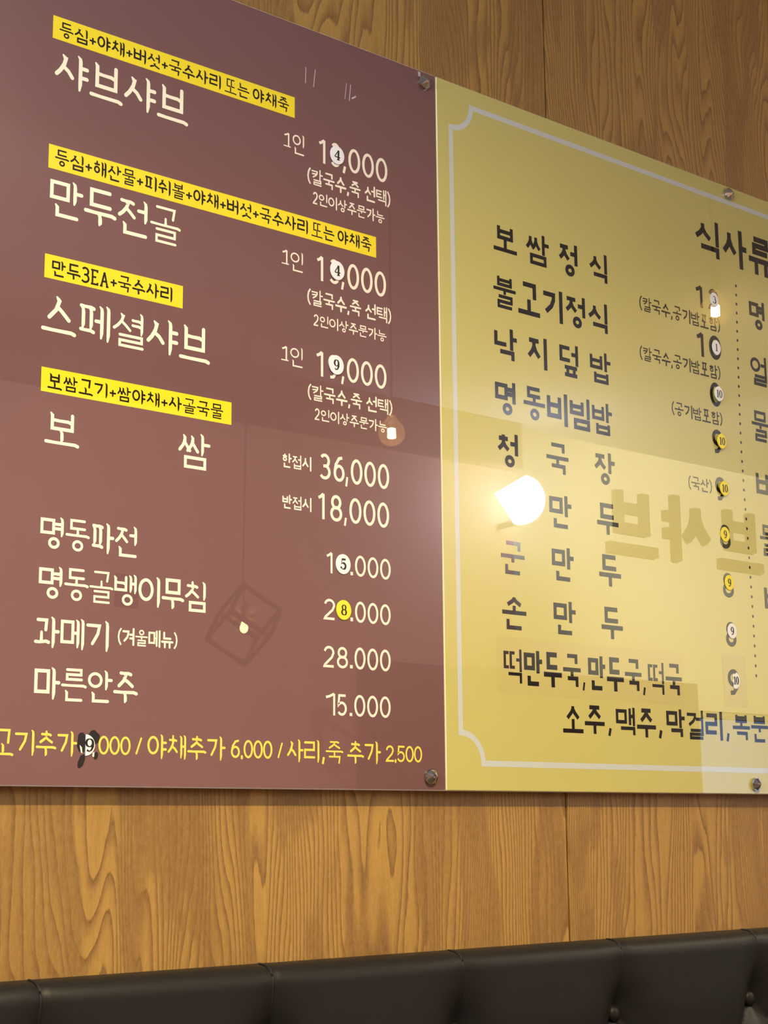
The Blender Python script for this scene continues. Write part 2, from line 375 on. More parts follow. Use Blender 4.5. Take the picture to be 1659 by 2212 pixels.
def hangul(ch, sty, T):
    """strokes of one syllable in a unit cell: list of (points, kind); T = stroke thickness as (tx, ty) in cell units"""
    i = ord(ch) - 0xAC00; L = CHO[i // 588]; V = JUNG[(i % 588) // 28]; F = JONG[i % 28]
    tx, ty = T; out = []
    def place(c, ctx, x0, y0, x1, y1):
        x0 += tx / 2; x1 -= tx / 2; y0 += ty / 2; y1 -= ty / 2
        for s in cons(c, ctx, sty):
            if s == 'o': out.append(('o', (x0, y0, x1, y1)))
            elif s[0] == 'o': out.append(('o', (x0 + s[1] * (x1 - x0), y0 + s[2] * (y1 - y0), x0 + s[3] * (x1 - x0), y0 + s[4] * (y1 - y0))))
            else: out.append(('s', [(x0 + a * (x1 - x0), y0 + b * (y1 - y0)) for a, b in s]))
    def st(*p): out.append(('s', list(p)))
    if V in 'ㅏㅑㅣㅓㅕㅐㅔㅒㅖ':
        sb = 1.0 if not F else (.635 if F != 'ㅂ' else .60)          # bottom of the stem
        ib = .80 if not F else .56
        if L in 'ㅅㅈㅊㅆ' and not F: ib = .72
        mid = .46 if not F else .30
        wide = L in 'ㅆㅃㄸㅉ'
        if V in 'ㅏㅑ': X = .76; x1 = .60
        elif V == 'ㅣ': X = .90; x1 = .68
        elif V in 'ㅓㅕ': X = .90; x1 = .60
        else: X = .92; x1 = .56
        if wide: x1 += .05
        ix = x1
        top = .07 if L not in 'ㅊㅎ' else .0
        place(L, 'V', .0, top, ix, ib)
        if V in 'ㅏㅑㅣㅓㅕ': st((X, 0), (X, sb))
        if V == 'ㅏ': st((X, mid), (1.0, mid))
        if V == 'ㅑ': st((X, mid - .13 * sb), (1.0, mid - .13 * sb)); st((X, mid + .13 * sb), (1.0, mid + .13 * sb))
        if V == 'ㅓ': st((x1 + .02 if L not in 'ㄱㅋ' else x1 - .06, mid), (X, mid))
        if V == 'ㅕ': st((x1 - .02, mid - .11 * sb), (X, mid - .11 * sb)); st((x1 - .02, mid + .11 * sb), (X, mid + .11 * sb))
        if V in 'ㅐㅔ':
            Xa = X - max(.2, tx * 1.65)
            st((X, 0), (X, sb)); st((Xa, .03), (Xa, sb * .95))
            if V == 'ㅐ': st((Xa, mid), (X, mid))
            else: st((x1 - .06, mid), (Xa, mid))
        if F: place(F, 'F', .18 if V != 'ㅑ' else .16, .655 - (.02 if F in 'ㄹㅇ' else .045 if F == 'ㅂ' else 0), X + tx / 2 if V not in 'ㅏㅑ' else .88, 1.0)
    elif V in 'ㅗㅛㅜㅠㅡ':
        if not F:
            ib = {'ㅗ': .56, 'ㅛ': .54, 'ㅜ': .50, 'ㅠ': .48, 'ㅡ': .70}[V]
            if V == 'ㅡ' and L == 'ㅅ': ib = .66
            place(L, 'H', .16, 0.0, .84, ib)
            if V == 'ㅗ': st((.5, ib - ty * .3), (.5, .93)); st((0, .93), (1, .93))
            if V == 'ㅛ': st((.33, ib), (.33, .93)); st((.67, ib), (.67, .93)); st((0, .93), (1, .93))
            if V == 'ㅜ': st((0, .64), (1, .64)); st((.5, .64), (.5, 1.0))
            if V == 'ㅠ': st((0, .62), (1, .62)); st((.3, .62), (.3, 1.0)); st((.7, .62), (.7, 1.0))
            if V == 'ㅡ': st((0, .93), (1, .93))
        else:
            ib = {'ㅗ': .34, 'ㅛ': .33, 'ㅜ': .34, 'ㅠ': .33, 'ㅡ': .38}[V]
            place(L, 'H', .17, 0.0, .83, ib)
            if V == 'ㅗ': st((.5, ib - ty * .3), (.5, .50)); st((0, .505), (1, .505))
            if V == 'ㅜ':
                q = .455 if F != 'ㄹ' else .43
                st((0, q), (1, q)); st((.5, q), (.5, .64 if F != 'ㄹ' else .58))
            if V == 'ㅡ': st((0, .52), (1, .52))
            if V in 'ㅛㅠ': st((0, .5), (1, .5))
            place(F, 'F', .17, .645 if F != 'ㄹ' else .60, .85, 1.0)
    else:
        if V in 'ㅘㅙㅚ':
            place(L, 'H', .06, .07, .54, .48); st((.28, .50), (.28, .80)); st((0, .81), (.62, .77))
            X = .76 if V != 'ㅚ' else .88
            st((X, 0), (X, 1)); 
            if V == 'ㅘ': st((X, .46), (1, .46))
        else:
            place(L, 'H', .04, .04, .62, .46); st((0, .60), (.70, .56)); st((.34, .58), (.34, .95)); st((.90, 0), (.90, 1))
    return out
def digit(c):
    A = arc
    D = {'0': [A(.5, .5, .5, .5, 0, 360, 28)],
         '1': [[(.05, .17), (.30, .12), (.62, 0)], [(.62, 0), (.62, 1)]],
         '2': [A(.5, .29, .46, .29, 195, 375, 14)[:-1] + [(.80, .52), (.08, .92), (.02, 1), (1, 1)]],
         '3': [A(.45, .25, .42, .25, 215, 440, 12), A(.44, .73, .50, .27, 275, 505, 14), [(.3, .48), (.55, .475)]],
         '5': [[(.92, 0), (.16, 0), (.08, .44)] + A(.46, .69, .48, .31, 215, 505, 16)],
         '6': [[(.84, .0), (.5, .05), (.16, .32), (.04, .62)], A(.5, .69, .46, .31, 0, 360, 22)],
         '8': [A(.5, .245, .40, .245, 0, 360, 20), A(.5, .735, .48, .265, 0, 360, 22)],
         '9': [A(.5, .31, .46, .31, 0, 360, 22), [(.96, .36), (.86, .70), (.5, .97), (.14, 1)]],
         '/': [[(.95, 0), (.05, 1)]], '(': [[(.9, 0), (.35, .22), (.15, .5), (.35, .78), (.9, 1)]],
         ')': [[(.1, 0), (.65, .22), (.85, .5), (.65, .78), (.1, 1)]],
         '+': [[(.14, .58), (.90, .58)], [(.52, .42), (.52, .76)]],
         'E': [[(.26, .08), (.26, .94)], [(.06, .08), (.86, .08), (.86, .2)], [(.06, .94), (.90, .94), (.90, .82)], [(.26, .5), (.72, .5)]],
         'A': [[(.5, .06), (.18, .94)], [(.5, .06), (.82, .94)], [(.30, .64), (.70, .64)], [(.04, .94), (.32, .94)], [(.68, .94), (.96, .94)]],
         ',': [[(.6, .80), (.55, .92), (.3, 1.06)]], '.': [[(.5, .90), (.5, 1.0)]]}
    return D[c]
class Ink:
    """collects flat strokes on the board face; y is the face depth"""
    def __init__(s, y, sign=1.0): s.v = []; s.f = []; s.y = y; s.k = 0; s.sg = sign
    def poly(s, pts):
        s.k += 1; y = s.y - 4e-6 * (s.k % 9); n = len(s.v)
        s.v += [(p[0], y, p[1]) for p in pts]; s.f.append(list(range(n, n + len(pts))))
    def stroke(s, pts, w, closed=False, cap='butt', ws=None):
        """pts in metres (x, z); w full width; ws optional width multipliers"""
        P = [Vector(p) for p in pts]; Q = [P[0]]; wq = [ws[0] if ws else 1]
        for i, p in enumerate(P[1:]):
            if (p - Q[-1]).length > 1e-6: Q.append(p); wq.append(ws[i + 1] if ws else 1)
        if closed and (Q[0] - Q[-1]).length < 1e-6: Q.pop(); wq.pop()
        n = len(Q)
        if n < 2: return
        s.k += 1; y = s.y - 4e-6 * (s.k % 9); Lf = []; Rt = []
        for i in range(n):
            if closed: a = (Q[i] - Q[i - 1]).normalized(); b = (Q[(i + 1) % n] - Q[i]).normalized()
            else:
                a = (Q[i] - Q[i - 1]).normalized() if i else (Q[1] - Q[0]).normalized()
                b = (Q[i + 1] - Q[i]).normalized() if i < n - 1 else a
            t = a + b
            t = a if t.length < 1e-4 else t.normalized()
            nn = Vector((-t.y, t.x)); c = max(0.45, nn.dot(Vector((-a.y, a.x))))
            h = w / 2 * wq[i] / c
            Lf.append(Q[i] + nn * h); Rt.append(Q[i] - nn * h)
        base = len(s.v)
        for l, r in zip(Lf, Rt): s.v += [(l.x, y, l.y), (r.x, y, r.y)]
        m = n if closed else n - 1
        for i in range(m):
            j = (i + 1) % n
            s.f.append([base + 2 * i, base + 2 * i + 1, base + 2 * j + 1, base + 2 * j])
        if cap == 'round' and not closed:
            for e, d, q in ((0, (Q[0] - Q[1]).normalized(), wq[0]), (n - 1, (Q[-1] - Q[-2]).normalized(), wq[-1])):
                nrm = Vector((-d.y, d.x)); r = w / 2 * q; c0 = len(s.v)
                s.v.append((Q[e].x, y, Q[e].y))
                for k in range(7):
                    an = math.pi * (k / 6 - .5); p = Q[e] + d * (math.cos(an) * r) + nrm * (math.sin(an) * r)
                    s.v.append((p.x, y, p.y))
                for k in range(6): s.f.append([c0, c0 + 1 + k, c0 + 2 + k])
    def obj(s, name, m, parent, thick=0.0):
        return mesh_obj(name, s.v, s.f, m, parent)
STY = {  # th: stroke thickness over cell height
    'brush': dict(brush=True, th=.108, cap='round', gap=.05, sp=.15), 'brushy': dict(brush=True, th=.100, cap='round', gap=.05, sp=.2),
    'brushk': dict(brush=True, th=.128, cap='round', gap=.10, sp=.18), 'thin': dict(brush=True, th=.085, cap='round', gap=.05, sp=.2),
    'light': dict(brush=False, th=.132, cap='round', gap=.06, sp=.30), 'light2': dict(brush=False, th=.122, cap='round', gap=.05, sp=.3),
    'dlight': dict(brush=False, th=.115, cap='butt', gap=.06, sp=.3), 'goth': dict(brush=False, th=.142, cap='butt', gap=.10, sp=.3),
    'goth2': dict(brush=False, th=.142, cap='butt', gap=.08, sp=.3), 'num': dict(brush=False, th=.118, cap='butt', gap=.09, sp=.3),
    'bnum': dict(brush=False, th=.17, cap='butt', gap=.1, sp=.3), 'ynum': dict(brush=False, th=.12, cap='round', gap=.02, sp=.3),
    'serif1': dict(brush=False, th=.12, cap='butt', gap=.1, sp=.3)}
def char_w(c):
    if '가' <= c <= '힣': return .92
    return {'+': .45, '3': .50, 'E': .55, 'A': .65, '(': .26, ')': .26, ',': .18, '.': .14, '2': .50, '6': .5, '0': .5, '5': .5, '/': .5}.get(c, .5)
def write(ink, txt, style, X0, X1, ZT, ZB, flip=False):
    """fits the text's ink into the box (metres)"""
    sty = STY[style]; H = ZT - ZB; th = sty['th'] * H; W = X1 - X0
    def mp(x, z): return ((X0 + X1 - x) if flip else x, z)
    if txt in ',.':
        if txt == ',': ink.stroke([mp(X0 + W * .62, ZT), mp(X0 + W * .5, ZT - H * .35), mp(X0 + W * .25, ZB)], W * .62)
        else: ink.poly([mp(X0, ZB), mp(X1, ZB), mp(X1, ZT), mp(X0, ZT)][::1])
        return
    cells = []; x = 0
    for i, c in enumerate(txt):
        if c == ' ': x += sty['sp']; continue
        if cells: x += sty['gap'] * .92
        cells.append((c, x, x + char_w(c))); x += char_w(c)
    tot = cells[-1][2]
    for c, a, b in cells:
        xa = X0 + W * a / tot; xb = X0 + W * b / tot; w = xb - xa
        if '가' <= c <= '힣':
            th = sty['th'] * H * density(c)
            for kind, p in hangul(c, sty, (th / w, th / H)):
                if kind == 'o':
                    q = arc((p[0] + p[2]) / 2, (p[1] + p[3]) / 2, (p[2] - p[0]) / 2, (p[3] - p[1]) / 2, 0, 360, 26)
                    # keep rings from stretching wider than tall
                    rx = (p[2] - p[0]) / 2 * w; rz = (p[3] - p[1]) / 2 * H
                    rx = min(rx, rz * 1.12); cxm = (p[0] + p[2]) / 2
                    q = arc(cxm, (p[1] + p[3]) / 2, rx / w, (p[3] - p[1]) / 2, 0, 360, 26)
                    ink.stroke([mp(xa + u * w, ZT - v * H) for u, v in q], th * .95, closed=True)
                    continue
                pts = [(xa + u * w, ZT - v * H) for u, v in p]; ws = None
                if len(p) == 2:          # pull plain end caps inside the cell
                    d = Vector(pts[1]) - Vector(pts[0]); vert = abs(d.y) > abs(d.x)
                    if sty['cap'] == 'round':
                        d.normalize(); q = th / 2 * .8
                        pts[1] = (pts[1][0] - d.x * q, pts[1][1] - d.y * q)
                        if not vert: pts[0] = (pts[0][0] + d.x * q, pts[0][1] + d.y * q)
                    if sty['brush']:
                        (ax, az), (bx, bz) = pts; Lh = abs(bz - az); Lw = abs(bx - ax)
                        if vert and Lh > H * .3:
                            pts = [(ax - th * .62, az - th * .22), (ax - th * .1, az - th * .75), (ax, az - th * 1.5), (bx, bz + Lh * .18), (bx - th * .18, bz + th * .1)]
                            ws = [.42, .85, 1.0, 1.0, .55]
                        elif vert: ws = [.8, 1.0]
                        elif Lw < th * 2.4: ws = [.95, 1.0]
                        else:
                            pts = [(ax, az + th * .05), (ax + Lw * .3, az - th * .02), (bx - th * .8, bz), (bx, bz - th * .28)]
                            ws = [.95, .86, .95, 1.0]
                elif sty['brush'] and len(p) >= 3 and pts[0] != pts[-1]:
                    if abs(pts[1][1] - pts[0][1]) > abs(pts[1][0] - pts[0][0]):    # starts downward: small head
                        pts = [(pts[0][0] - th * .45, pts[0][1] + th * .1)] + [(pts[0][0], pts[0][1] - th * .5)] + pts[1:]
                        ws = [.5] + [1.0] * (len(pts) - 1)
                    else: ws = [.95] * len(pts)
                ink.stroke([mp(*q) for q in pts], th, closed=(len(p) > 3 and p[0] == p[-1]), cap=sty['cap'], ws=ws)
        else:
            th = sty['th'] * H
            t2x = th / w / 2; t2z = sty['th'] / 2
            for p in digit(c):
                yy = (0, 1)
                if c in '0123456789/': s_ = lambda u, v: (xa + (t2x + u * (1 - 2 * t2x)) * w, ZT - (t2z + v * (1 - 2 * t2z)) * H)
                else: s_ = lambda u, v: (xa + u * w, ZT - v * H)
                if c == '3' and style == 'brushk': s_ = lambda u, v: (xa + u * w, ZT - (.06 + v * .88) * H)
                if c == '1':
                    s_ = lambda u, v: (xa + (t2x + u / .62 * (1 - 2 * t2x)) * w, ZT - v * H) if False else (xa + t2x * w * .6 + u / .62 * (w - t2x * w * 1.6), ZT - v * H)
                pts = [mp(*s_(u, v)) for u, v in p]
                t_ = th * (1.15 if c == '.' else .92 if c in '+EA' else .8 if c in '()' else 1.0)
                ink.stroke(pts, t_, closed=(len(p) > 8 and abs(p[0][0] - p[-1][0]) < 1e-6 and abs(p[0][1] - p[-1][1]) < 1e-6), cap='round' if c in '+' and sty['brush'] else ('round' if style in ('ynum',) else 'butt'))
            if style == 'serif1':
                ink.stroke([mp(xa, ZB + th / 3), mp(xb + w * .25, ZB + th / 3)], th * .7)

# ---------------------------------------------------------------- menu boards
FY = -0.020                      # front face of both boards
BZ0, BZ1 = 1.2485, 2.2125
def sheet(name, x0, x1, face, edge, parent):
    bm = bmesh.new(); r = 0.0018; pts = []
    for cx, cz, a0 in ((x1 - r, BZ1 - r, 0), (x0 + r, BZ1 - r, 90), (x0 + r, BZ0 + r, 180), (x1 - r, BZ0 + r, 270)):
        rr = r if (cx - 0.0) ** 2 > 0 else r
        for k in range(5):
            a = math.radians(a0 + 22.5 * k); pts.append((cx + rr * math.cos(a), cz + rr * math.sin(a)))
    e = 0.0013
    def ring(y, ins):
        cxm, czm = (x0 + x1) / 2, (BZ0 + BZ1) / 2
        return [bm.verts.new((p[0] + (ins if p[0] < cxm else -ins), y, p[1] + (ins if p[1] < czm else -ins))) for p in pts]
    A = ring(FY, e); B = ring(FY + e, 0); C = ring(FY + 0.005, 0)
    bm.faces.new(A).material_index = 0; n = len(pts)
    for P, Q in ((A, B), (B, C)):
        for i in range(n): bm.faces.new((P[i], Q[i], Q[(i + 1) % n], P[(i + 1) % n])).material_index = 1
    bm.faces.new(list(reversed(C))).material_index = 1
    bmesh.ops.recalc_face_normals(bm, faces=list(bm.faces))
    return bm_obj(name, bm, [face, edge], parent)
BOARD = {'L': empty('menu_board', (0, 0, 0)), 'R': empty('menu_board', (0, 0, 0))}
tag(BOARD['L'], 'maroon glossy menu board with cream lettering and yellow label strips on the wooden wall', 'menu board')
tag(BOARD['R'], 'mustard yellow glossy menu board with black lettering and pale notched border', 'menu board')
LB, RB = BOARD['L'], BOARD['R']
sheet('printed_sheet', -1.02, -0.0003, M['maroon'], M['edge'], LB)
sheet('printed_sheet', 0.0003, 1.27, M['yellow'], M['edge_y'], RB)

def screw(x, z, parent, rot):
    # standoff tube behind the sheet, low collar and faceted pyramid cap in front
    bm_obj('standoff', lathe_bm([(0.006, 0.0004), (0.006, 0.0149)], 16, 'Y'), M['steel'], parent).location = (x, 0, z)
    R_ = 0.0098
    bm = lathe_bm([(R_, 0.0), (R_, 0.0035), (R_ * .97, 0.0042)], 28, 'Y')
    o = bm_obj('screw_cap', bm, M['chrome'], parent); o.location = (x, FY, z)
    bm = bmesh.new(); tip = bm.verts.new((0, -0.0108, 0)); ring = []
    seg = 7
    for i in range(seg):
        a = rot + 2 * math.pi * i / seg; ring.append(bm.verts.new((R_ * .97 * math.cos(a), -0.0042, R_ * .97 * math.sin(a))))
    mid = [bm.verts.new((R_ * .30 * math.cos(rot + .35 + 2 * math.pi * i / seg), -0.0096, R_ * .30 * math.sin(rot + .35 + 2 * math.pi * i / seg))) for i in range(seg)]
    for i in range(seg):
        j = (i + 1) % seg
        bm.faces.new((ring[i], ring[j], mid[i])); bm.faces.new((ring[j], mid[j], mid[i])); bm.faces.new((mid[i], mid[j], tip))
    bm.faces.new(list(reversed(ring)))
    bmesh.ops.recalc_face_normals(bm, faces=list(bm.faces))
    bm_obj('faceted_tip', bm, M['chrome'], o)
for x, z, r in ((-.0224, 2.1957, .2), (-.0267, 1.2657, .9), (-.9933, 2.1957, .4), (-.9933, 1.2657, .6)): screw(x, z, LB, r)
for x, z, r in ((.6246, 2.1985, .5), (.6174, 1.2633, 1.2), (1.2433, 2.1957, .1), (1.2433, 1.2657, .8)): screw(x, z, RB, r)

# yellow label strips on the maroon board
for x0, x1, z0, z1 in ((-.5783, -.2389, 2.0826, 2.1104), (-.5783, -.1077, 1.9270, 1.9552), (-.5787, -.4000, 1.7992, 1.8266), (-.5783, -.3301, 1.6704, 1.6976)):
    mesh_obj('label_strip', [(x0, FY - .00012, z0), (x1, FY - .00012, z0), (x1, FY - .00012, z1), (x0, FY - .00012, z1)], [(0, 1, 2, 3)], M['label'], LB)
def quad(name, pts, m, parent, y=FY - .0001):
    return mesh_obj(name, [(x, y, z) for x, z in pts], [list(range(len(pts)))], m, parent)
quad('cover_patch', [(-.4812, 1.443), (-.4512, 1.443), (-.4512, 1.480), (-.4812, 1.480)], M['maroon_patch'], LB)
quad('cover_patch', [(.0917, 1.3752), (.465, 1.3752), (.465, 1.4502), (.0917, 1.4502)], M['yellow_patch'], RB)
quad('cover_patch', [(.555, 1.3765), (.610, 1.3765), (.610, 1.455), (.555, 1.455)], M['yellow_patch2'], RB)
# pale notched border
bi = Ink(FY - .00008); t_ = .0076
bx0, bx1 = .0262, 1.2438; bz0, bz1 = 1.2838, 2.1845; nr = .0385
P = []
for cx, cz, a0, a1 in ((bx0, bz1, 0, -90), (bx0, bz0, 90, 0), (bx1, bz0, 180, 90), (bx1, bz1, 270, 180)):
    P += [(cx + nr * math.cos(math.radians(a0 + (a1 - a0) * k / 10)), cz + nr * math.sin(math.radians(a0 + (a1 - a0) * k / 10))) for k in range(11)]
bi.stroke(P, t_, closed=True); bi.obj('border_line', M['border'], RB)
# dotted divider
di = Ink(FY - .00012)
dz = 2.0463; DX = [(2.0463, .6334), (1.9827, .6310), (1.923, .6289), (1.8308, .6262), (1.7713, .6258), (1.7116, .6274), (1.6676, .6292), (1.6224, .6312), (1.5324, .6333), (1.4263, .6340)]
def lerp_dx(z):
    for (a, xa), (b, xb) in zip(DX, DX[1:]):
        if a >= z >= b: return xa + (xb - xa) * (a - z) / (a - b)
    return DX[-1][1]
nd = 42
for i in range(nd):
    z = 2.0463 - i * (2.0463 - 1.4263) / (nd - 1); x = lerp_dx(z)
    di.poly([(x + .0022 * math.cos(a * math.pi / 5), z + .0025 * math.sin(a * math.pi / 5)) for a in range(10)])
di.obj('dotted_line', M['black'], RB)

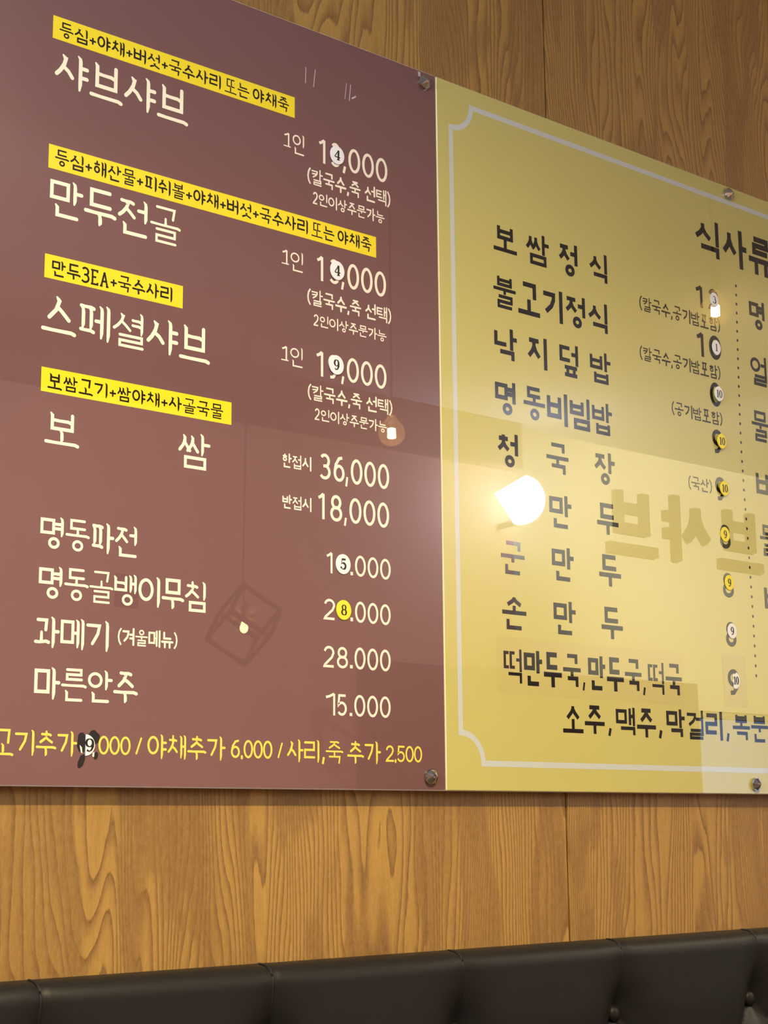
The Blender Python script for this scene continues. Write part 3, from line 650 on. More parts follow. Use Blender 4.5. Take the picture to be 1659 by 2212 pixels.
# lettering: (text, style, group, x0, x1, z top, z bottom) in millimetres on the board face
LAYOUT = [
 ('등심+야채+버섯+국수사리 또는 야채죽', 'brushk', 'label1', -569.9, -248.0, 2105.6, 2086.7),
 ('등심+해산물+피쉬볼+야채+버섯+국수사리 또는 야채죽', 'brushk', 'label2', -570.3, -115.8, 1951.4, 1932.1),
 ('만두3EA+국수사리', 'brushk', 'label3', -569.8, -413.9, 1821.8, 1803.0),
 ('보쌈고기+쌈야채+사골국물', 'brushk', 'label4', -570.4, -342.0, 1692.5, 1674.8),
 ('샤브샤브', 'brush', 'dish', -574.3, -397.1, 2071.0, 2026.7),
 ('만두전골', 'brush', 'dish', -575.2, -404.8, 1917.5, 1872.5),
 ('스페셜샤브', 'brush', 'dish', -580.1, -361.7, 1781.3, 1738.3),
 ('보', 'brush', 'dish', -571.9, -530.3, 1649.8, 1613.2),
 ('쌈', 'brush', 'dish', -402.7, -359.4, 1653.1, 1610.4),
 ('명동파전', 'brush', 'dish', -573.3, -453.4, 1534.2, 1499.1),
 ('명동골뱅이무침', 'brush', 'dish', -573.2, -361.6, 1480.4, 1445.2),
 ('과메기', 'brush', 'dish', -576.1, -486.1, 1426.4, 1392.0),
 ('(겨울메뉴)', 'light', 'dish', -475.8, -399.8, 1420.0, 1401.7),
 ('마른안주', 'brush', 'dish', -574.5, -449.8, 1372.8, 1337.8),
 ('고기추가', 'brushy', 'extra', -619.0, -522.4, 1306.6, 1279.1),
 ('000', 'ynum', 'extra', -496.5, -457.0, 1302.8, 1282.9),
 ('/', 'ynum', 'extra', -451.1, -442.4, 1302.5, 1283.8),
 ('야채추가', 'brushy', 'extra', -436.0, -333.6, 1306.5, 1278.8),
 ('6.000', 'ynum', 'extra', -326.5, -268.4, 1303.5, 1282.8),
 ('/', 'ynum', 'extra', -261.2, -253.3, 1301.9, 1283.8),
 ('사리', 'brushy', 'extra', -247.4, -199.2, 1306.3, 1279.0),
 (',', 'ynum', 'extra', -196.4, -191.6, 1286.4, 1278.3),
 ('죽', 'brushy', 'extra', -190.5, -164.5, 1305.6, 1278.9),
 ('추가', 'brushy', 'extra', -158.1, -106.1, 1307.1, 1278.9),
 ('2.500', 'ynum', 'extra', -98.3, -39.6, 1302.9, 1282.9),
 ('1', 'serif1', 'price', -255.9, -247.2, 2059.2, 2041.0),
 ('인', 'thin', 'price', -242.2, -223.2, 2062.6, 2035.0),
 ('1', 'serif1', 'price', -258.1, -249.4, 1904.5, 1886.2),
 ('인', 'thin', 'price', -244.7, -224.6, 1906.3, 1880.4),
 ('1', 'serif1', 'price', -258.1, -249.5, 1780.9, 1763.0),
 ('인', 'thin', 'price', -244.7, -224.8, 1783.3, 1757.9),
 ('1', 'num', 'price', -201.9, -190.3, 2065.3, 2033.9),
 ('3', 'num', 'price', -181.8, -165.3, 2066.8, 2034.2),
 (',', 'num', 'price', -162.3, -156.3, 2038.9, 2029.4),
 ('000', 'num', 'price', -153.0, -87.7, 2066.8, 2033.6),
 ('1', 'num', 'price', -205.0, -193.9, 1908.2, 1876.5),
 ('3', 'num', 'price', -184.3, -167.3, 1909.4, 1876.9),
 (',', 'num', 'price', -165.3, -159.9, 1882.4, 1872.2),
 ('000', 'num', 'price', -155.4, -91.6, 1909.9, 1876.0),
 ('1', 'num', 'price', -205.9, -194.0, 1784.0, 1752.7),
 ('9', 'num', 'price', -186.7, -169.2, 1783.6, 1752.5),
 (',', 'num', 'price', -165.7, -160.4, 1758.7, 1748.5),
 ('000', 'num', 'price', -156.7, -92.1, 1785.1, 1753.0),
 ('(칼국수,죽 선택)', 'light', 'note', -218.7, -83.2, 2022.6, 2001.2),
 ('(칼국수,죽 선택)', 'light', 'note', -218.6, -83.5, 1862.5, 1841.9),
 ('(칼국수,죽 선택)', 'light', 'note', -217.7, -83.0, 1740.1, 1720.2),
 ('2인이상주문가능', 'light2', 'note', -210.4, -93.2, 1992.2, 1975.8),
 ('2인이상주문가능', 'light2', 'note', -209.1, -91.5, 1831.2, 1816.2),
 ('2인이상주문가능', 'light2', 'note', -207.3, -91.7, 1710.9, 1696.0),
 ('한접시', 'light', 'price', -256.4, -212.0, 1647.0, 1630.0),
 ('반접시', 'light', 'price', -255.6, -211.8, 1596.2, 1579.8),
 ('36', 'num', 'price', -200.2, -160.2, 1655.5, 1622.9),
 (',', 'num', 'price', -159.6, -154.8, 1630.5, 1618.5),
 ('000', 'num', 'price', -151.1, -89.1, 1655.1, 1622.8),
 ('1', 'num', 'price', -203.1, -192.0, 1604.7, 1573.1),
 ('8', 'num', 'price', -183.7, -164.4, 1605.6, 1572.5),
 (',', 'num', 'price', -162.0, -157.2, 1578.9, 1568.7),
 ('000', 'num', 'price', -153.5, -89.7, 1605.4, 1573.1),
 ('1', 'num', 'price', -190.2, -180.0, 1532.8, 1507.7),
 ('.', 'num', 'price', -152.2, -148.2, 1512.4, 1508.2),
 ('000', 'num', 'price', -145.0, -87.9, 1533.9, 1507.6),
 ('2', 'num', 'price', -193.7, -175.5, 1476.2, 1450.6),
 ('.', 'num', 'price', -152.5, -148.5, 1456.0, 1451.4),
 ('000', 'num', 'price', -145.3, -88.6, 1476.6, 1450.5),
 ('28', 'num', 'price', -194.3, -156.3, 1419.1, 1393.1),
 ('.', 'num', 'price', -153.5, -149.2, 1397.9, 1393.8),
 ('000', 'num', 'price', -146.4, -89.2, 1420.1, 1393.1),
 ('15', 'num', 'price', -192.2, -157.8, 1361.9, 1336.1),
 ('.', 'num', 'price', -154.3, -150.2, 1340.1, 1336.3),
 ('000', 'num', 'price', -147.1, -89.9, 1362.3, 1336.0),
 ('보', 'goth', 'menu', 102.5, 147.0, 2026.8, 1987.2),
 ('쌈', 'goth', 'menu', 164.4, 210.9, 2028.7, 1982.1),
 ('정', 'goth', 'menu', 230.0, 270.0, 2029.3, 1979.8),
 ('식', 'goth', 'menu', 293.0, 332.6, 2028.8, 1982.1),
 ('낙', 'goth', 'menu', 99.8, 142.7, 1876.9, 1829.0),
 ('지', 'goth', 'menu', 162.4, 202.0, 1875.9, 1830.0),
 ('덮', 'goth', 'menu', 226.4, 265.2, 1877.1, 1829.0),
 ('밥', 'goth', 'menu', 288.7, 331.7, 1877.4, 1830.5),
 ('명', 'goth', 'menu', 99.2, 138.5, 1800.7, 1753.5),
 ('청', 'goth', 'menu', 100.8, 140.9, 1728.2, 1681.0),
 ('국', 'goth', 'menu', 194.7, 238.2, 1728.0, 1682.1),
 ('장', 'goth', 'menu', 289.8, 333.2, 1728.6, 1681.2),
 ('만', 'goth', 'menu', 197.7, 241.0, 1654.5, 1608.0),
 ('두', 'goth', 'menu', 292.7, 336.7, 1654.3, 1609.2),
 ('군', 'goth', 'menu', 103.5, 147.3, 1579.7, 1534.6),
 ('만', 'goth', 'menu', 199.7, 242.4, 1581.1, 1534.5),
 ('두', 'goth', 'menu', 293.3, 338.2, 1580.3, 1535.1),
 ('손', 'goth', 'menu', 103.6, 148.0, 1506.7, 1460.5),
 ('만', 'goth', 'menu', 200.1, 243.1, 1506.5, 1460.5),
 ('두', 'goth', 'menu', 294.4, 338.1, 1505.7, 1460.9),
 ('불고기정식', 'goth', 'menu', 100.3, 329.8, 1952.4, 1904.6),
 ('동비빔밥', 'goth', 'menu', 153.0, 331.1, 1801.6, 1754.4),
 ('떡만두국', 'goth2', 'menu', 104.2, 249.6, 1434.8, 1387.6),
 (',', 'goth2', 'menu', 252.7, 258.3, 1397.3, 1386.2),
 ('만두국', 'goth2', 'menu', 264.5, 373.5, 1435.2, 1387.7),
 (',', 'goth2', 'menu', 375.7, 382.2, 1396.3, 1385.4),
 ('떡국', 'goth2', 'menu', 387.6, 460.4, 1433.4, 1385.6),
 ('소주', 'goth2', 'drink', 212.1, 294.0, 1366.6, 1327.9),
 (',', 'goth2', 'drink', 300.9, 308.4, 1336.5, 1326.0),
 ('맥주', 'goth2', 'drink', 317.3, 400.0, 1366.5, 1326.0),
 (',', 'goth2', 'drink', 405.6, 414.3, 1336.9, 1325.7),
 ('막걸리', 'goth2', 'drink', 423.2, 548.9, 1368.2, 1326.1),
 (',', 'goth2', 'drink', 556.1, 564.4, 1337.3, 1325.5),
 ('복분자', 'goth2', 'drink', 572.0, 699.3, 1367.9, 1325.9),
 ('식사류', 'goth', 'title', 536.3, 731.8, 2142.2, 2077.4),
 ('1', 'bnum', 'yprice', 530.6, 548.6, 2026.1, 1992.2),
 ('2', 'bnum', 'yprice', 562.9, 587.7, 2028.8, 1994.2),
 ('1', 'bnum', 'yprice', 527.9, 545.9, 1949.7, 1912.7),
 ('0', 'bnum', 'yprice', 558.9, 588.2, 1952.6, 1913.5),
 ('0', 'bnum', 'yprice', 555.7, 582.6, 1876.2, 1837.6),
 ('9', 'bnum', 'yprice', 555.0, 581.9, 1801.0, 1763.3),
 ('9', 'bnum', 'yprice', 557.2, 583.1, 1726.7, 1689.5),
 ('8', 'bnum', 'yprice', 562.8, 588.6, 1653.3, 1616.2),
 ('8', 'bnum', 'yprice', 564.1, 590.6, 1578.9, 1541.4),
 ('8', 'bnum', 'yprice', 565.8, 591.0, 1504.4, 1467.0),
 ('9', 'bnum', 'yprice', 564.7, 593.6, 1433.3, 1394.2),
 ('(칼국수,공기밥포함)', 'dlight', 'ynote', 400.6, 588.1, 1982.5, 1959.8),
 ('(칼국수,공기밥포함)', 'dlight', 'ynote', 397.0, 583.2, 1904.3, 1882.3),
 ('(공기밥포함)', 'dlight', 'ynote', 464.3, 582.4, 1829.7, 1808.7),
 ('(국산)', 'dlight', 'ynote', 495.2, 549.8, 1719.4, 1698.4),
 ('명', 'goth', 'column', 664.1, 703.8, 2031.6, 1983.5),
 ('얼', 'goth', 'column', 659.5, 701.9, 1938.9, 1890.0),
 ('물', 'goth', 'column', 655.5, 698.8, 1847.5, 1797.8),
 ('비', 'goth', 'column', 658.6, 703.7, 1752.5, 1702.9),
 ('물', 'goth', 'column', 661.2, 705.4, 1664.4, 1614.7),
 ('비', 'goth', 'column', 664.4, 709.0, 1571.6, 1522.0),
]
INKM = {'label1': 'dark', 'label2': 'dark', 'label3': 'dark', 'label4': 'dark', 'dish': 'cream', 'price': 'cream_price', 'note': 'cream_price', 'extra': 'yink',
        'menu': 'black', 'drink': 'black', 'title': 'black', 'column': 'black', 'yprice': 'black', 'ynote': 'dark'}
for txt, style, grp, x0, x1, zt, zb in LAYOUT:
    ink = Ink(FY - .00022)
    write(ink, txt, style, x0 / 1000, x1 / 1000, zt / 1000, zb / 1000)
    par = LB if grp in ('label1', 'label2', 'label3', 'label4', 'dish', 'price', 'note', 'extra') else RB
    nm = {'label1': 'label_text', 'label2': 'label_text', 'label3': 'label_text', 'label4': 'label_text', 'dish': 'dish_name', 'price': 'price_text', 'note': 'note_text',
          'extra': 'extra_order_text', 'menu': 'dish_name', 'drink': 'drink_name', 'title': 'heading_text', 'column': 'dish_name', 'yprice': 'price_text', 'ynote': 'note_text'}[grp]
    ink.obj(nm, M[INKM[grp]], par)
# pale wear marks and tape remains on the maroon board
for a, b, w in (((-.2215, 2.157), (-.2222, 2.135), .0011), ((-.2064, 2.1586), (-.2093, 2.1335), .0011), ((-.1554, 2.155), (-.1585, 2.132), .0009), ((-.1489, 2.155), (-.1509, 2.1317), .0011), ((-.0302, 2.2095), (-.0298, 2.2029), .0042), ((-.147, 2.136), (-.140, 2.141), .002)):
    wi = Ink(FY - .0002); wi.stroke([a, b], w); wi.obj('wear_mark', M['scratch'], LB)
# marker blots around the patched price in the bottom line
sm = Ink(FY - .0003)
def blob(cx, cz, rx, rz, n=18, seed=0, rot=0.0):
    rnd = random.Random(seed); pts = []
    for i in range(n):
        a = 2 * math.pi * i / n; r = 1 + rnd.uniform(-.10, .10); u, v = rx * r * math.cos(a), rz * r * math.sin(a)
        pts.append((cx + u * math.cos(rot) - v * math.sin(rot), cz + u * math.sin(rot) + v * math.cos(rot)))
    sm.poly(pts)
blob(-.5165, 1.2950, .0058, .0108, seed=1); blob(-.5025, 1.3010, .0068, .0072, seed=2); blob(-.5165, 1.2755, .0035, .0080, seed=3, rot=-.35); blob(-.4993, 1.2815, .0026, .0042, seed=4, rot=-.4)
sm.obj('marker_blot', M['smudge'], LB)
cr = Ink(FY - .0004); cr.poly([(-.5193, 1.2925), (-.5165, 1.290), (-.5155, 1.2835), (-.5175, 1.2845)]); cr.poly([(-.5035, 1.2845), (-.5012, 1.2855), (-.5015, 1.280), (-.5037, 1.2805)])
cr.obj('ink_remnant', M['cream_price'], LB)

# ---------------------------------------------------------------- round number stickers
def serif(c):
    A = arc
    def con(n, hi=1.0, lo=.32): return [lo + (hi - lo) * abs(math.cos(2 * math.pi * i / n)) for i in range(n + 1)]
    if c == '0': return [(A(.5, .5, .38, .46, 0, 360, 24), con(24), True)]
    if c == '1': return [([(.22, .2), (.5, .06)], [.4, .5], False), ([(.52, .03), (.52, .97)], [1, 1], False), ([(.22, .96), (.82, .96)], [.4, .4], False)]
    if c == '3': return [(A(.46, .26, .30, .23, 200, 435, 14), [.8] + [.35 + .65 * (k / 14) for k in range(12)] + [.6, .35], False), (A(.44, .72, .38, .26, 285, 525, 16), [.35, .6] + [1] * 7 + [.8, .6, .4, .35, .4, .6, .9, 1.0], False)]
    if c == '4': return [([(.66, .02), (.04, .68)], [.45, .45], False), ([(.04, .70), (.98, .70)], [.5, .5], False), ([(.66, .02), (.66, .97)], [1, 1], False), ([(.40, .96), (.92, .96)], [.4, .4], False)]
    if c == '5': return [([(.24, .06), (.86, .06)], [.9, .9], False), ([(.24, .04), (.22, .46)], [.35, .35], False), (A(.46, .68, .38, .28, 215, 525, 18), [.35] * 3 + [.7] + [1] * 9 + [.6, .4, .4, .6, .9, 1.0], False)]
    if c == '8': return [(A(.5, .26, .29, .22, 0, 360, 20), con(20, .8), True), (A(.5, .71, .36, .25, 0, 360, 20), con(20, .95), True)]
    if c == '9': return [(A(.48, .32, .34, .29, 0, 360, 22), con(22), True), ([(.83, .34), (.82, .60), (.68, .86), (.45, .97), (.22, .86)], [1, 1, .7, .4, .9], False)]
def glyphs(ink, txt, x0, x1, zt, zb):
    n = len(txt); W = (x1 - x0) / n; H = zt - zb
    for i, c in enumerate(txt):
        for pts, ws, cl in serif(c):
            ink.stroke([(x0 + W * (i + u), zt - H * v) for u, v in pts], .20 * H, closed=cl, ws=ws[:len(pts)] if not cl else ws)
def sticker(name, x, z, rx, rz, col, txt, label, shape='round', tilt=0.0, lift=0.0004, th=0.0009, num=(.5, .56), rot=0.0):
    t = empty(name, (x, FY - lift, z)); tag(t, label, 'sticker', 'round price stickers')
    outline = []
    n = 40
    for i in range(n):
        a = 2 * math.pi * i / n; u, v = rx * math.cos(a), rz * math.sin(a)
        if shape == 'half': 
            u = max(u, -rx * .02)
        if shape == 'leaf': u *= (1 - .22 * abs(math.sin(a)) ** 3)
        if shape == 'torn':
            u = max(u, -rx * (.42 + .1 * math.sin(v * 2500)))
            v = min(v, rz * .78) if u < rx * .3 else v
        outline.append((u, v))
    bm = bmesh.new(); rings = []
    for y, s in ((0, 1.0), (-th * .75, 1.0), (-th, .965), (-th, .93)):
        rings.append([bm.verts.new((u * s, y, v * s)) for u, v in outline])
    for a, b in zip(rings, rings[1:]):
        for i in range(n):
            j = (i + 1) % n
            try: bm.faces.new((a[i], b[i], b[j], a[j]))
            except ValueError: pass
    bm.faces.new(rings[-1]); bm.faces.new(list(reversed(rings[0])))
    bmesh.ops.remove_doubles(bm, verts=list(bm.verts), dist=1e-6)
    bmesh.ops.recalc_face_normals(bm, faces=list(bm.faces))
    bm_obj('disc', bm, M[col], t)
    ink = Ink(-th - .0001); w, h = num; off = rx * (.42 if shape == 'half' else .12 if shape == 'torn' else .0)
    glyphs(ink, txt, off - rx * w, off + rx * w, rz * h, -rz * h)
    ink.obj('numeral', M['st_black'], t)
    t.rotation_euler = (0, rot, tilt)
    return t
N1 = (.36, .52); N2 = (.66, .52)
sticker('number_sticker', -.1721, 2.0503, .0114, .0123, 'st_white', '4', 'white round sticker with a black 4, topmost on the maroon board', num=(.42, .56), rot=.02, lift=.0010)
sticker('number_sticker', -.1724, 1.8951, .0113, .0125, 'st_white', '4', 'white round sticker with a black 4 below the long second label strip', num=(.42, .56), lift=.0010)
sticker('number_sticker', -.1743, 1.7711, .0115, .0125, 'st_white', '9', 'white round sticker with a black 9 in the third price of the maroon board', num=(.40, .54), lift=.0012)
sticker('number_sticker', -.1639, 1.5205, .0114, .0124, 'st_white', '5', 'white round sticker with a black 5 on the maroon board', num=(.42, .54))
sticker('number_sticker', -.1632, 1.4641, .0115, .0122, 'st_yellow', '8', 'yellow round sticker with a black 8 on the maroon board', num=(.40, .54))
sticker('number_sticker', -.5123, 1.2923, .0112, .0113, 'st_white', '9', 'half white sticker with a black 9 among black blots, low on the maroon board', 'half', num=(.52, .62))
sticker('number_sticker', .5764, 2.0113, .0100, .0118, 'st_white', '3', 'white sticker with a 3 under the bright lamp reflection, topmost on the yellow board', num=(.42, .5))
sticker('number_sticker', .5747, 1.9332, .0104, .0122, 'st_white', '1', 'white pointed oval sticker bearing a single one, second from the top on yellow', 'leaf', num=(.40, .5), lift=.0012)
sticker('number_sticker', .5712, 1.8574, .0106, .0120, 'st_white', '10', 'white lifted oval sticker with a black ten just above the shortest rice note', 'leaf', num=N2, lift=.0045, th=.0012)
sticker('number_sticker', .5732, 1.7827, .0106, .0120, 'st_yellow', '10', 'yellow oval sticker with a black 10, upper of the two yellow tens', 'leaf', num=N2, lift=.0040, th=.0012)
sticker('number_sticker', .5754, 1.7091, .0106, .0117, 'st_yellow', '10', 'yellow oval sticker with a black 10, lower of the two yellow tens', 'leaf', num=N2, lift=.0030, th=.0012)
sticker('number_sticker', .5750, 1.6380, .0105, .0115, 'st_yellow', '9', 'yellow round sticker with a black 9, upper of the two yellow nines', num=N1)
sticker('number_sticker', .5794, 1.5642, .0106, .0117, 'st_yellow', '9', 'yellow round sticker with a black 9, lower of the two yellow nines', num=N1)
sticker('number_sticker', .5806, 1.4907, .0107, .0116, 'st_white', '9', 'white round sticker with a black 9 on the yellow board', num=N1)
sticker('number_sticker', .5822, 1.4165, .0108, .0128, 'st_white', '10', 'torn white sticker with a black 10, lowest on the yellow board', 'torn', num=(.56, .48))

# ---------------------------------------------------------------- tufted banquette below the boards
BX0, BX1 = -1.60, 1.90; TOPZ = 1.0535; T0 = .036; PITCH = .2873; BXO = .3000; BZR = .957
ban = empty('banquette', (0.15, -0.30, 0)); tag(ban, 'long dark brown leather banquette with button tufted back against the wooden wall', 'banquette')
def seg_d(px, pz, ax, az, bx, bz):
    dx, dz = bx - ax, bz - az; t = max(0, min(1, ((px - ax) * dx + (pz - az) * dz) / (dx * dx + dz * dz)))
    return math.hypot(px - ax - t * dx, pz - az - t * dz)
ROW = .150
def relief(x, z):
    """(pillow height 0..1, button dent) on the back's face"""
    k = round((x - BXO) / PITCH)
    d = 9
    for kk in (k - 1, k, k + 1):
        bx = BXO + kk * PITCH
        d = min(d, seg_d(x, z, bx, BZR, bx, 1.2))
        for s in (-1, 1): d = min(d, seg_d(x, z, bx, BZR, bx + s * PITCH / 2, BZR - ROW))
        for s in (-1, 1): d = min(d, seg_d(x, z, bx + s * PITCH / 2, BZR - ROW, bx, BZR - 2 * ROW))
    dent = 0
    for kk in (k - 1, k, k + 1):
        for ox, oz in ((0, 0), (PITCH / 2, -ROW), (0, -2 * ROW)):
            dent = max(dent, math.exp(-((x - BXO - kk * PITCH - ox) ** 2 + (z - BZR - oz) ** 2) / (2 * .024 ** 2)))
    return d, dent
prof = []      # (y out of wall, z) base profile, param from the wall over the roll and down
prof += [(0.0008, TOPZ), (.004, TOPZ + .0005), (.009, TOPZ + .0006), (.014, TOPZ)]
Rr = .022
for i in range(11):
    a = math.radians(90 * i / 10); prof.append((T0 - Rr + Rr * math.sin(a), TOPZ - Rr + Rr * math.cos(a)))
z = TOPZ - Rr - .004
while z > .50: prof.append((T0, z)); z -= .006
NX = 620; verts = []; faces = []
for j in range(NX + 1):
    x = BX0 + (BX1 - BX0) * j / NX
    for i, (yo, zz) in enumerate(prof):
        d, dent = relief(x, zz)
        fade = min(1, yo / .03)
        top = max(0.0, min(1.0, (TOPZ - zz) / .09))
        pill = (1 - math.exp(-d / .020)); crease = math.exp(-(d / .0022) ** 2)
        out = (.010 * (pill - 1) * top - .0028 * crease * (0.5 + 0.5 * top) - .017 * dent) * fade
        zlift = -.0015 * math.exp(-(d / .006) ** 2) * (1 - top) if i > 1 else 0
        verts.append((x, -(yo + out + (.006 * pill * top * fade)), zz + zlift))
n = len(prof)
for j in range(NX):
    for i in range(n - 1):
        a = j * n + i; faces.append((a, a + 1, a + n + 1, a + n))
o = mesh_obj('backrest', verts, faces, M['leather'], ban, smooth=True); o.matrix_parent_inverse = Matrix.Translation((-.15, .30, 0))
for k in range(-6, 6):
    bx = BXO + k * PITCH
    if not BX0 < bx < BX1: continue
    # sewn seam running over the roll down to the button
    pts = []
    for yo, zz in prof:
        if zz < BZR + .004: break
        d, dent = relief(bx, zz); top = max(0.0, min(1.0, (TOPZ - zz) / .09)); fade = min(1, yo / .03)
        pts.append((bx, -(yo + (-.010 * top - .0028 * (.5 + .5 * top) - .017 * dent) * fade) - .0007, zz - .0006 * (1 - top)))
    o = bm_obj('seam', tube_bm(pts[1:], .0015, 6), M['piping'], ban); o.matrix_parent_inverse = Matrix.Translation((-.15, .30, 0))
    for ox, oz in ((0, 0), (PITCH / 2, -ROW), (0, -2 * ROW)):
        bm = lathe_bm([(.0112, -.004), (.0116, .001), (.0104, .0045), (.0072, .0072), (.0030, .0084), (.0004, .0086)], 20, 'Y')
        o = bm_obj('button', bm, M['leather'], ban, smooth=True); o.location = (bx + ox, -.0115, BZR + oz)
        o.matrix_parent_inverse = Matrix.Translation((-.15, .30, 0))
for nm, b in (('seat', bevel(box_bm(BX0, BX1, -.56, -.0010, .36, .50), .03, 4)), ('base', box_bm(BX0 + .02, BX1 - .02, -.52, -.002, 0, .36))):
    o = bm_obj(nm, b, M['leather'], ban, smooth=(nm == 'seat')); o.matrix_parent_inverse = Matrix.Translation((-.15, .30, 0))

# ---------------------------------------------------------------- lamps of the room, seen mirrored in the boards, plus added fill lamps
def bulb_pendant(x, y, z, r, label, strength=None):
    t = empty('pendant_lamp', (x, y, z)); tag(t, label, 'lamp', 'clear globe pendants')
    prof = [(r * math.sin(math.radians(a)), -r * math.cos(math.radians(a))) for a in range(4, 151, 8)] + [(r * .36, r * 1.1), (r * .34, r * 1.35)]
    bm_obj('glass_globe', lathe_bm(prof, 28), M['bulb_glass'], t, smooth=True)
    bm_obj('filament', lathe_bm([(r * .20, -r * .42), (r * .30, -r * .38), (r * .30, r * .30), (r * .2, r * .34)], 10), M['filament'], t)
    bm_obj('socket', lathe_bm([(r * .40, r * 1.3), (r * .42, r * 2.3), (r * .2, r * 2.5)], 20), M['wire'], t)
    bm_obj('cord', tube_bm([(0, 0, r * 2.4), (0, 0, CZ - z)], .003, 8), M['wire'], t)
    return t
bulb_pendant(1.1712, -1.52, 2.1788, .034, 'clear globe bulb hanging on a black cord, mirrored in the maroon board')
bulb_pendant(1.5917, -.82, 2.4057, .036, 'clear globe bulb hanging high on a short cord, mirrored in the yellow board')
# frosted drop-shaped lamp by the sign
t = empty('wall_lamp', (2.972, -2.90, 2.452)); tag(t, 'white glowing cone shaped wall lamp near the raised sign letters', 'lamp')
r = .098
prof = [(.001, -r), (r * .97, -r * .02)] + [(r * math.sin(math.radians(a)), -r * math.cos(math.radians(a))) for a in range(92, 180, 8)] + [(.001, r)]
o = bm_obj('diffuser', lathe_bm(prof, 40), M['led'], t)
o.rotation_euler = Vector((.77, .62, -.25)).to_track_quat('Z', 'X').to_euler()
bm_obj('wall_arm', tube_bm([(0, -.02, -r * .9), (0, -.118, -r * .9)], .012, 10), M['wire'], t)
# iron cage pendant
CX, CY, CZZ = 1.418, -2.52, 1.813
t = empty('cage_lamp', (CX, CY, CZZ)); tag(t, 'black iron cube cage pendant with a small lit lamp inside', 'lamp')
s = .070; Rm = Euler((math.radians(38), math.radians(32), math.radians(20))).to_matrix()
bm = bmesh.new(); corners = {}
for a in (-1, 1):
    for b in (-1, 1):
        for c in (-1, 1): corners[(a, b, c)] = Rm @ Vector((a * s, b * s, c * s))
for p in corners:
    for ax in range(3):
        q = list(p); q[ax] = -q[ax]; q = tuple(q)
        if p < q: tube_bm([corners[p], corners[q]], .0085, 4, bm)
bm_obj('cage', bm, M['wire'], t)
topc = max(corners.values(), key=lambda v: v.z)
bm_obj('shade', lathe_bm([(.006, .066), (.026, .052), (.040, .018), (.038, .016), (.024, .048), (.004, .060)], 20), M['copper'], t, smooth=True)
bm_obj('bulb', lathe_bm([(.004, -.026), (.011, -.020), (.013, -.010), (.009, .002), (.006, .012)], 14), M['cage_glow'], t, smooth=True)
bm_obj('cord', tube_bm([(0, 0, .06), topc, (0.004, 0, CZ - CZZ)], .0028, 6), M['wire'], t)
# sign letters on the opposite wall
si = Ink(0)
sg = empty('wall_sign', (4.27, YB, 2.47)); tag(sg, 'brown raised sign letters high on the opposite plaster wall', 'sign')
STY['sign'] = dict(brush=False, th=.15, cap='butt', gap=.10, sp=.3)
for i, ch in enumerate('샤브샤브'):
    x1 = .69 - i * .36; ink = Ink(.03)
    write(ink, ch, 'sign', x1 - .30, x1, .145, -.145, flip=True)
    ink.f = [list(reversed(f)) for f in ink.f]
    me_v = list(ink.v); nv = len(me_v); fs = list(ink.f)
    me_v += [(v[0], .0005, v[2]) for v in ink.v]
    for f in ink.f:
        for a, b in zip(f, f[1:] + f[:1]): fs.append((a, b, b + nv, a + nv))
    mesh_obj('sign_letter', me_v, fs, M['sign_face'], sg)
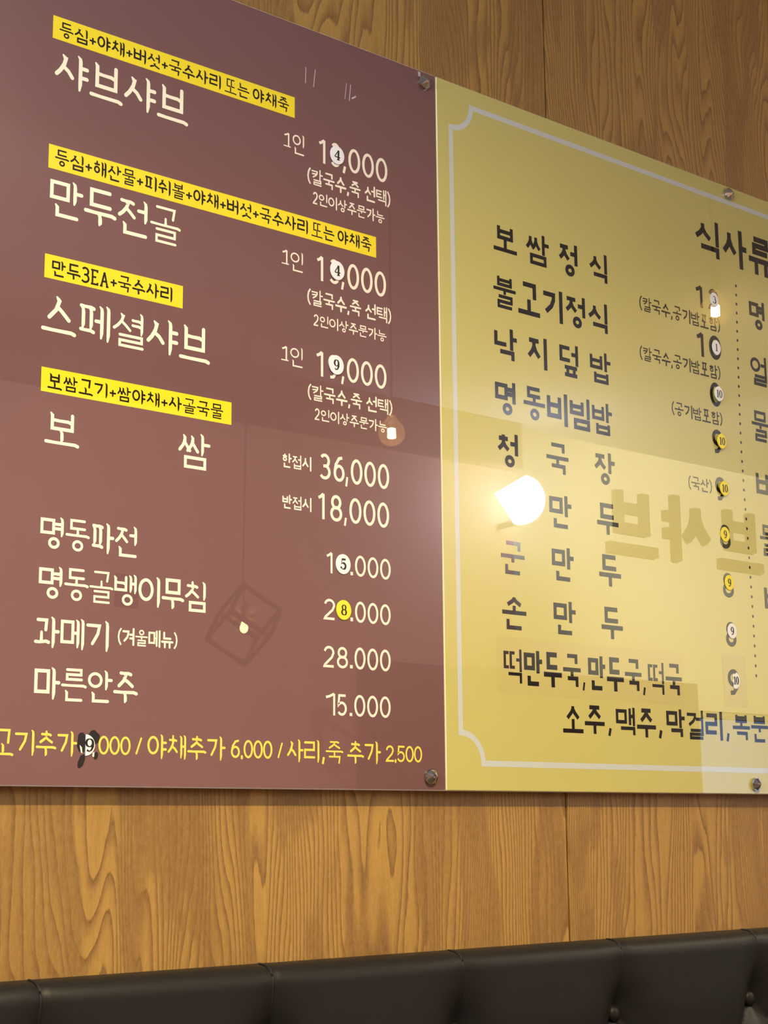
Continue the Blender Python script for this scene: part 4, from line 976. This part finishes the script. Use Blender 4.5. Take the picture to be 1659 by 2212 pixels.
# recessed downlights over the banquette
def downlight(x, y, label, power, size, blend, col):
    t = empty('ceiling_spotlight', (x, y, CZ)); tag(t, label, 'spotlight', 'ceiling spotlights')
    bm_obj('housing', lathe_bm([(.045, -.0005), (.045, -.05), (.040, -.05), (.034, -.012), (.03, -.0006)], 24, cap=False), M['wire'], t, smooth=True)
    l = bpy.data.lights.new('spot_beam', 'SPOT'); l.energy = power; l.spot_size = math.radians(size); l.spot_blend = blend
    l.color = col; l.shadow_soft_size = .022
    o = bpy.data.objects.new('spot_beam', l); COL.objects.link(o); o.parent = t; o.location = (0, 0, -.045)
    return o
downlight(-.35, -1.50, 'small black ceiling spotlight nearer the maroon board', 235, 152, .85, (1.0, .79, .47))
downlight(2.55, -1.20, 'small black ceiling spotlight nearer the yellow board', 140, 152, .85, (1.0, .82, .54))
t = empty('ceiling_fill_panel', (-.95, -.95, CZ)); tag(t, 'added square white fill panel on the ceiling above the left end of the banquette', 'fill light')  # unseen panel added as cool overhead fill
bm_obj('frame', bevel(box_bm(-.31, .31, -.31, .31, -.022, -.0006), .003, 1), M['frame_grey'], t)
M['panel'] = mat('glowing_fill_panel', (1, 1, 1), .5, emit=(.92, .96, 1.0), estr=7.8)
bm_obj('diffuser', box_bm(-.285, .285, -.285, .285, -.024, -.0221), M['panel'], t)
def fill_spot(x, y, target, label, power, size, col):  # spotlights added to brighten the opposite wall for its reflection
    t = empty('fill_spotlight', (x, y, CZ)); tag(t, label, 'spotlight', 'added fill spotlights')
    d = Vector(target) - Vector((x, y, CZ - .12)); q = d.to_track_quat('-Z', 'Y').to_euler()
    bm_obj('mount', lathe_bm([(.03, -.0005), (.03, -.02), (.008, -.022), (.008, -.10)], 16), M['wire'], t)
    h = bm_obj('head', lathe_bm([(.030, .05), (.034, .045), (.034, -.05), (.031, -.05), (.030, .040)], 20, cap=False), M['wire'], t)
    h.location = (0, 0, -.12); h.rotation_euler = q
    l = bpy.data.lights.new('spot_beam', 'SPOT'); l.energy = power; l.spot_size = math.radians(size); l.spot_blend = .6; l.color = col; l.shadow_soft_size = .02
    o = bpy.data.objects.new('spot_beam', l); COL.objects.link(o); o.parent = t; o.location = (0, 0, -.12); o.rotation_euler = q
fill_spot(-.70, -1.40, (2.3, -3.02, 1.75), 'added black spotlight brightening the rose plaster wall', 300, 58, (1.0, .90, .80))
fill_spot(3.60, -1.00, (4.3, -3.02, 2.35), 'added black spotlight brightening the wall behind the raised sign letters', 520, 70, (1.0, .93, .78))
